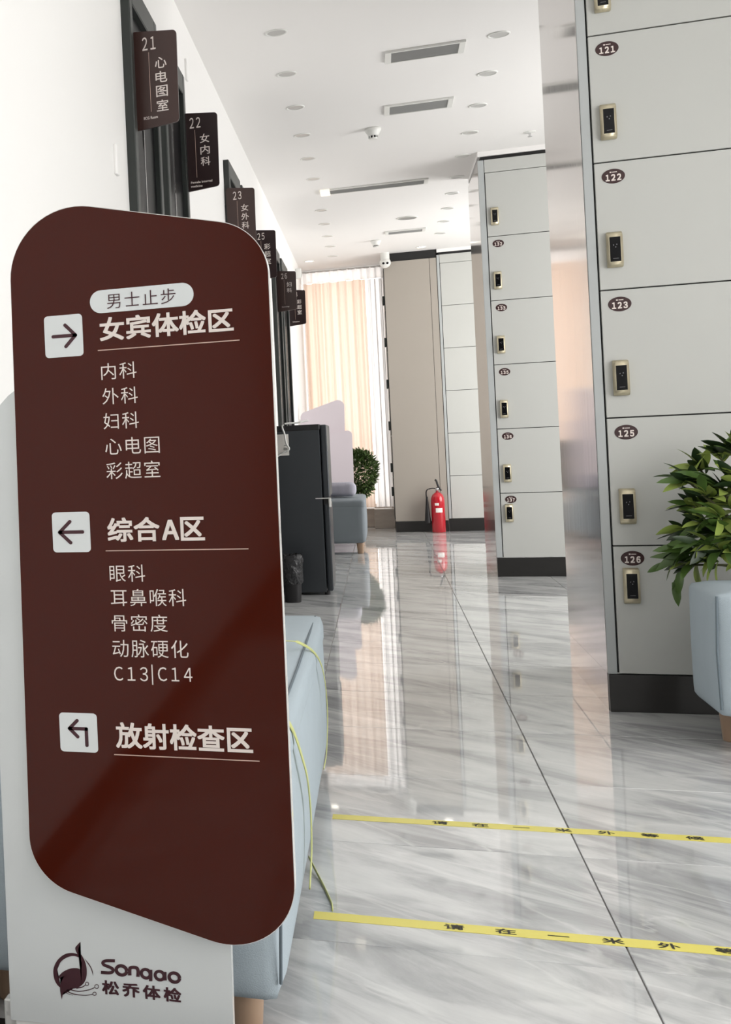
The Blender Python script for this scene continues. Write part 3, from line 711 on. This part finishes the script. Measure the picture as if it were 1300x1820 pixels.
# ------------------------------------------------------------------ fridge, cable, bin
t = thing('refrigerator', (-.6, 9.72, 0), 'dark slate two-door fridge against the left wall with silver hinge band', 'refrigerator')
obj('cabinet_body', box(-.845, -.402, 9.45, 9.98, .02, 1.235, bev=.006, seg=2), M['fridge'], t)
obj('top_cap', box(-.845, -.40, 9.446, 9.985, 1.195, 1.237, bev=.005), M['black_rubber'], t)
d = obj('upper_door', box(-.397, -.352, 9.452, 9.978, .705, 1.232, bev=.012, seg=3), M['fridge'], t)
obj('door_trim', box(-.3535, -.3505, 9.455, 9.47, 1.04, 1.22), M['chrome'], d)
d = obj('lower_door', box(-.397, -.355, 9.452, 9.978, .03, .66, bev=.014, seg=3), M['fridge'], t)
obj('handle_recess', box(-.395, -.362, 9.46, 9.97, .655, .71), M['black_rubber'], t)
bm = box(-.45, -.345, 9.448, 9.47, .697, .703); bm = box(-.362, -.345, 9.447, 9.48, .635, .703, bm, bev=.003)
obj('hinge_band', bm, M['white'], t)
for x in (-.8, -.4): obj('foot', lathe([(.02, 0), (.02, .03)], (x, 9.5, 0), 16), M['black_rubber'], t)
lb = obj('energy_label', box(-.72, -.617, 9.4475, 9.449, 1.02, 1.175), M['label'], t)
bm = box(-.655, -.627, 9.4465, 9.4475, 1.045, 1.05)
for i in range(7): bm = box(-.654 + .004 * i, -.652 + .004 * i, 9.4465, 9.4475, 1.06, 1.075, bm)
bm = box(-.65, -.632, 9.4465, 9.4475, 1.09, 1.095, bm); obj('label_print', bm, M['print_grey'], lb)
pts = [onY(548, 747, 9.5), onY(530, 751, 9.46), onY(503, 755, 9.43), onY(506, 772, 9.43), onY(509, 788, 9.43), onY(514, 797, 9.43), onY(510, 802, 9.43), onY(500, 806, 9.43), onY(490, 813, 9.43), onY(470, 818, 9.43)]
tag(obj('power_cable', tube(smooth_path(pts, 5), .0065, 8), M['white'], None, True), 'white cable draped over the top edge and side of the dark fridge', 'cable')
t = thing('waste_bin', (-.61, 9.05, 0), 'small bin lined with a shiny black bag on the floor by the fridge', 'bin')
obj('bin_body', lathe([(.052, 0), (.054, .004), (.064, .2), (.066, .29)], (-.61, 9.05, 0), 28), M['black_rubber'], t, True)
def bagmesh(c):
    b = bmesh.new(); rings = []; rnd = random.Random(3); n = 56
    prof = [(.067, .13), (.072, .15), (.073, .2), (.071, .24), (.075, .29), (.074, .325), (.066, .335), (.055, .3), (.04, .27)]
    for k, (r, z) in enumerate(prof):
        rings.append([b.verts.new((c[0] + (r + .004 * math.sin(7 * a + 2 * k) + rnd.uniform(-.003, .003)) * math.cos(a), c[1] + (r + .004 * math.sin(7 * a + 2 * k)) * math.sin(a), z + rnd.uniform(-.004, .004))) for a in [2 * PI * i / n for i in range(n)]])
    for a, d in zip(rings, rings[1:]):
        for i in range(n): b.faces.new((a[i], a[(i + 1) % n], d[(i + 1) % n], d[i]))
    b.faces.new(rings[-1]); return b
obj('bin_bag', bagmesh((-.61, 9.05)), M['bag'], t, True)

# ------------------------------------------------------------------ second directory board seen from behind
t = thing('directory_sign', (-.55, 14.8, 0), 'pale lilac rounded board standing behind the far bench, in front of the curtain', 'sign')
f2 = lambda x, y: (onY(x, y, 14.8).x, onY(x, y, 14.8).z)
o1 = rounded([f2(534, 735), f2(612, 706), f2(618, 1010), f2(548, 1010)], [.07, .07, .01, .01])
o2 = rounded([f2(570, 772), f2(626, 764), f2(634, 985), f2(580, 985)], [.02, .05, .01, .01])
obj('front_board', plate_y(o1, 14.8, 14.83), M['board_pink'], t); obj('back_board', plate_y(o2, 14.77, 14.8), M['board_pink'], t)
obj('base_plate', box(-.82, -.25, 14.65, 14.95, 0, .012), M['plinth'], t)

# ------------------------------------------------------------------ fire extinguisher
ex, ey = .6, 15.74
t = thing('fire_extinguisher', (ex, ey, 0), 'red fire extinguisher standing on the floor against the beige locker end', 'fire extinguisher')
obj('cylinder', lathe([(.066, 0), (.074, .006), (.0745, .36), (.07, .405), (.055, .44), (.03, .462), (.02, .466)], (ex, ey, 0), 36), M['red'], t, True)
obj('valve', lathe([(.02, .462), (.018, .5), (.024, .505), (.02, .52)], (ex, ey, 0), 20), M['chrome'], t, True)
bm = tube(smooth_path([(ex + .03, ey, .5), (ex + .01, ey, .545), (ex - .005, ey, .6), (ex - .02, ey, .615)], 5), .011); bm = tube(smooth_path([(ex + .045, ey, .485), (ex + .02, ey, .515), (ex - .01, ey, .52)], 5), .008, bm=bm)
obj('lever_handle', bm, M['black_rubber'], t, True)
bm = tube(smooth_path([(ex - .01, ey, .51), (ex - .06, ey - .01, .515), (ex - .115, ey - .01, .49), (ex - .12, ey - .01, .41)], 6), .007)
obj('hose', bm, M['black_rubber'], t, True)
obj('discharge_horn', lathe([(.011, .42), (.013, .38), (.035, .12), (.036, .105)], (ex - .115, ey - .01, 0), 24), M['black_rubber'], t, True)
def wrap(z0, z1, a0, a1, r, m, name):
    b = bmesh.new(); pr = None
    for i in range(9):
        a = math.radians(a0 + (a1 - a0) * i / 8); v = [b.verts.new((ex + r * math.sin(a), ey - r * math.cos(a), z)) for z in (z0, z1)]
        if pr: b.faces.new((pr[0], v[0], v[1], pr[1]))
        pr = v
    return obj(name, b, m, t, True)
wrap(.235, .285, -22, 35, .0755, M['label'], 'paper_label'); wrap(.315, .345, -28, 6, .0755, M['label'], 'sticker')

# ------------------------------------------------------------------ plants
def leaf_mesh(name, L_, w, droop, m):
    b = bmesh.new(); n = 7; rows_ = []
    for i in range(n + 1):
        s = i / n; ww = 1.08 * w * math.sin(PI * min(1, s * .92 + .04)) ** .8 * (1 - .25 * s)
        if i == n: ww = .0006
        z = -droop * s * s * L_ + .12 * L_ * s
        rows_.append([b.verts.new((s * L_, -ww, z + .25 * ww)), b.verts.new((s * L_, 0, z)), b.verts.new((s * L_, ww, z + .25 * ww))])
    for a, c in zip(rows_, rows_[1:]):
        for k in (0, 1): b.faces.new((a[k], a[k + 1], c[k + 1], c[k]))
    for f in b.faces: f.smooth = True
    me = bpy.data.meshes.new(name); b.to_mesh(me); b.free(); me.materials.append(m); return me
LV = [leaf_mesh('leaf', l, w, d, M[m]) for l, w, d, m in ((.15, .024, .35, 'leaf'), (.13, .022, .2, 'leaf_dark'), (.16, .025, .5, 'leaf'), (.12, .022, .3, 'leaf_light'), (.14, .02, .1, 'leaf_dark'), (.13, .026, .45, 'leaf_light'))]
t = thing('potted_plant', (1.36, 5.37, 0), 'large green leafy plant in a pot behind the pale blue bench at the right edge', 'plant')
obj('pot', lathe([(.085, 0), (.09, .01), (.11, .42), (.115, .45), (.105, .45), (.1, .42)], (1.36, 5.35, 0), 36), M['pot'], t, True)
obj('soil', lathe([(.1, .42), (.01, .425)], (1.36, 5.35, 0), 24), M['soil'], t)
rnd = random.Random(11)
tips = [(1208, 862, 5.3), (1226, 838, 5.34), (1262, 815, 5.32), (1290, 812, 5.3), (1232, 885, 5.25), (1215, 905, 5.33), (1262, 872, 5.28), (1290, 858, 5.24), (1202, 950, 5.32), (1228, 935, 5.26),
        (1258, 925, 5.22), (1290, 912, 5.25), (1208, 985, 5.28), (1232, 975, 5.2), (1262, 985, 5.2), (1285, 965, 5.22), (1215, 1010, 5.27), (1250, 1010, 5.25), (1300, 1000, 5.2), (1312, 880, 5.3), (1312, 940, 5.25),
        (1340, 850, 5.3), (1345, 930, 5.3), (1380, 900, 5.3), (1360, 980, 5.25), (1250, 955, 5.36), (1275, 900, 5.38), (1245, 900, 5.4), (1270, 945, 5.4)]
root = Vector((1.36, 5.37, .43)); sb = None; stems = []
cen = Vector((1.33, 5.36, .72))
for (x, y, Y) in tips:
    p = onY(x + 16, y - 6, Y); mid = (root + p) / 2 + Vector((0, 0, .06)); path = smooth_path([root, mid, p], 6)
    obj('stem', tube(path, .004, 6), M['stem'], t, True)
    out = (p - cen); out.y *= .5
    if out.length < .02: out = Vector((-1, 0, .3))
    out.normalize()
    for k in range(rnd.choice((9, 10, 11))):
        d = (out * .8 + Vector((rnd.uniform(-1, 1), rnd.uniform(-.8, .45), rnd.uniform(-.65, .8)))).normalized()
        me = rnd.choice(LV); o = bpy.data.objects.new('leaf', me); COL.objects.link(o); o.parent = t
        sc = rnd.uniform(.55, .95)
        st = p - out * rnd.uniform(0, .03)
        st.y = min(st.y, 5.41)
        if st.y + d.y * .16 * sc > 5.44: d.y = min(-abs(d.y) * .3, -.05); d.normalize()
        if (st + d * .14 * sc).z < .58 and (st + d * .14 * sc).y < 5.24 and st.x > .98: d.z = abs(d.z) * .6; d.normalize()
        q_ = d.to_track_quat('X', 'Z'); o.rotation_mode = 'QUATERNION'
        q_ = q_ @ Matrix.Rotation(rnd.uniform(-1.1, 1.1), 3, 'X').to_quaternion()
        o.location = st - t.location; o.rotation_quaternion = q_; o.scale = (sc, sc, sc)
for x, y, dx, dz, sc in ((1203, 1028, -.05, -1, .62), (1196, 1035, .35, -1, .5), (1190, 1000, -1, -.45, .55), (1212, 1010, -.2, -1, .6)):
    p = onY(x, y, 5.30); o = bpy.data.objects.new('leaf', LV[2 if dz < -.9 else 0]); COL.objects.link(o); o.parent = t; o.location = p - t.location
    o.rotation_mode = 'QUATERNION'; o.rotation_quaternion = Vector((dx, 0, dz)).to_track_quat('X', 'Y') @ Matrix.Rotation(PI * .0, 3, 'X').to_quaternion(); o.scale = (sc,) * 3
# far round bush
t = thing('potted_plant', (-.27, 15.35, 0), 'round bushy green plant by the curtain beyond the far bench', 'plant')
obj('pot', lathe([(.06, 0), (.08, .36), (.085, .38), (.075, .38)], (-.27, 15.35, 0), 28), M['pot'], t, True)
obj('soil', lathe([(.07, .35), (.01, .355)], (-.27, 15.35, 0), 20), M['soil'], t)
b = bmesh.new(); c = Vector((-.245, 15.35, .73)); rnd = random.Random(5)
for i in range(4200):
    a = rnd.uniform(0, 2 * PI); z = rnd.uniform(-1, 1); r = rnd.uniform(.55, 1) ** .5
    n_ = Vector((math.sqrt(1 - z * z) * math.cos(a), math.sqrt(1 - z * z) * math.sin(a), z))
    p = c + Vector((n_.x * .2, n_.y * .2, n_.z * .265)) * r * (1 + .10 * math.sin(3 * a + 4 * z))
    d = (n_ + Vector((rnd.uniform(-1, 1), rnd.uniform(-1, 1), rnd.uniform(-.6, 1)))).normalized(); s = d.cross(Vector((rnd.uniform(-1, 1), rnd.uniform(-1, 1), 1))).normalized()
    L_ = rnd.uniform(.035, .06)
    vs = [b.verts.new(p), b.verts.new(p + d * L_ * .5 + s * .010), b.verts.new(p + d * L_), b.verts.new(p + d * L_ * .5 - s * .010)]
    b.faces.new(vs)
o = obj('foliage', b, M['bush'], t); o['kind'] = 'stuff'
obj('trunk', tube([(-.27, 15.35, .35), (-.25, 15.35, .6)], .014), M['stem'], t, True)
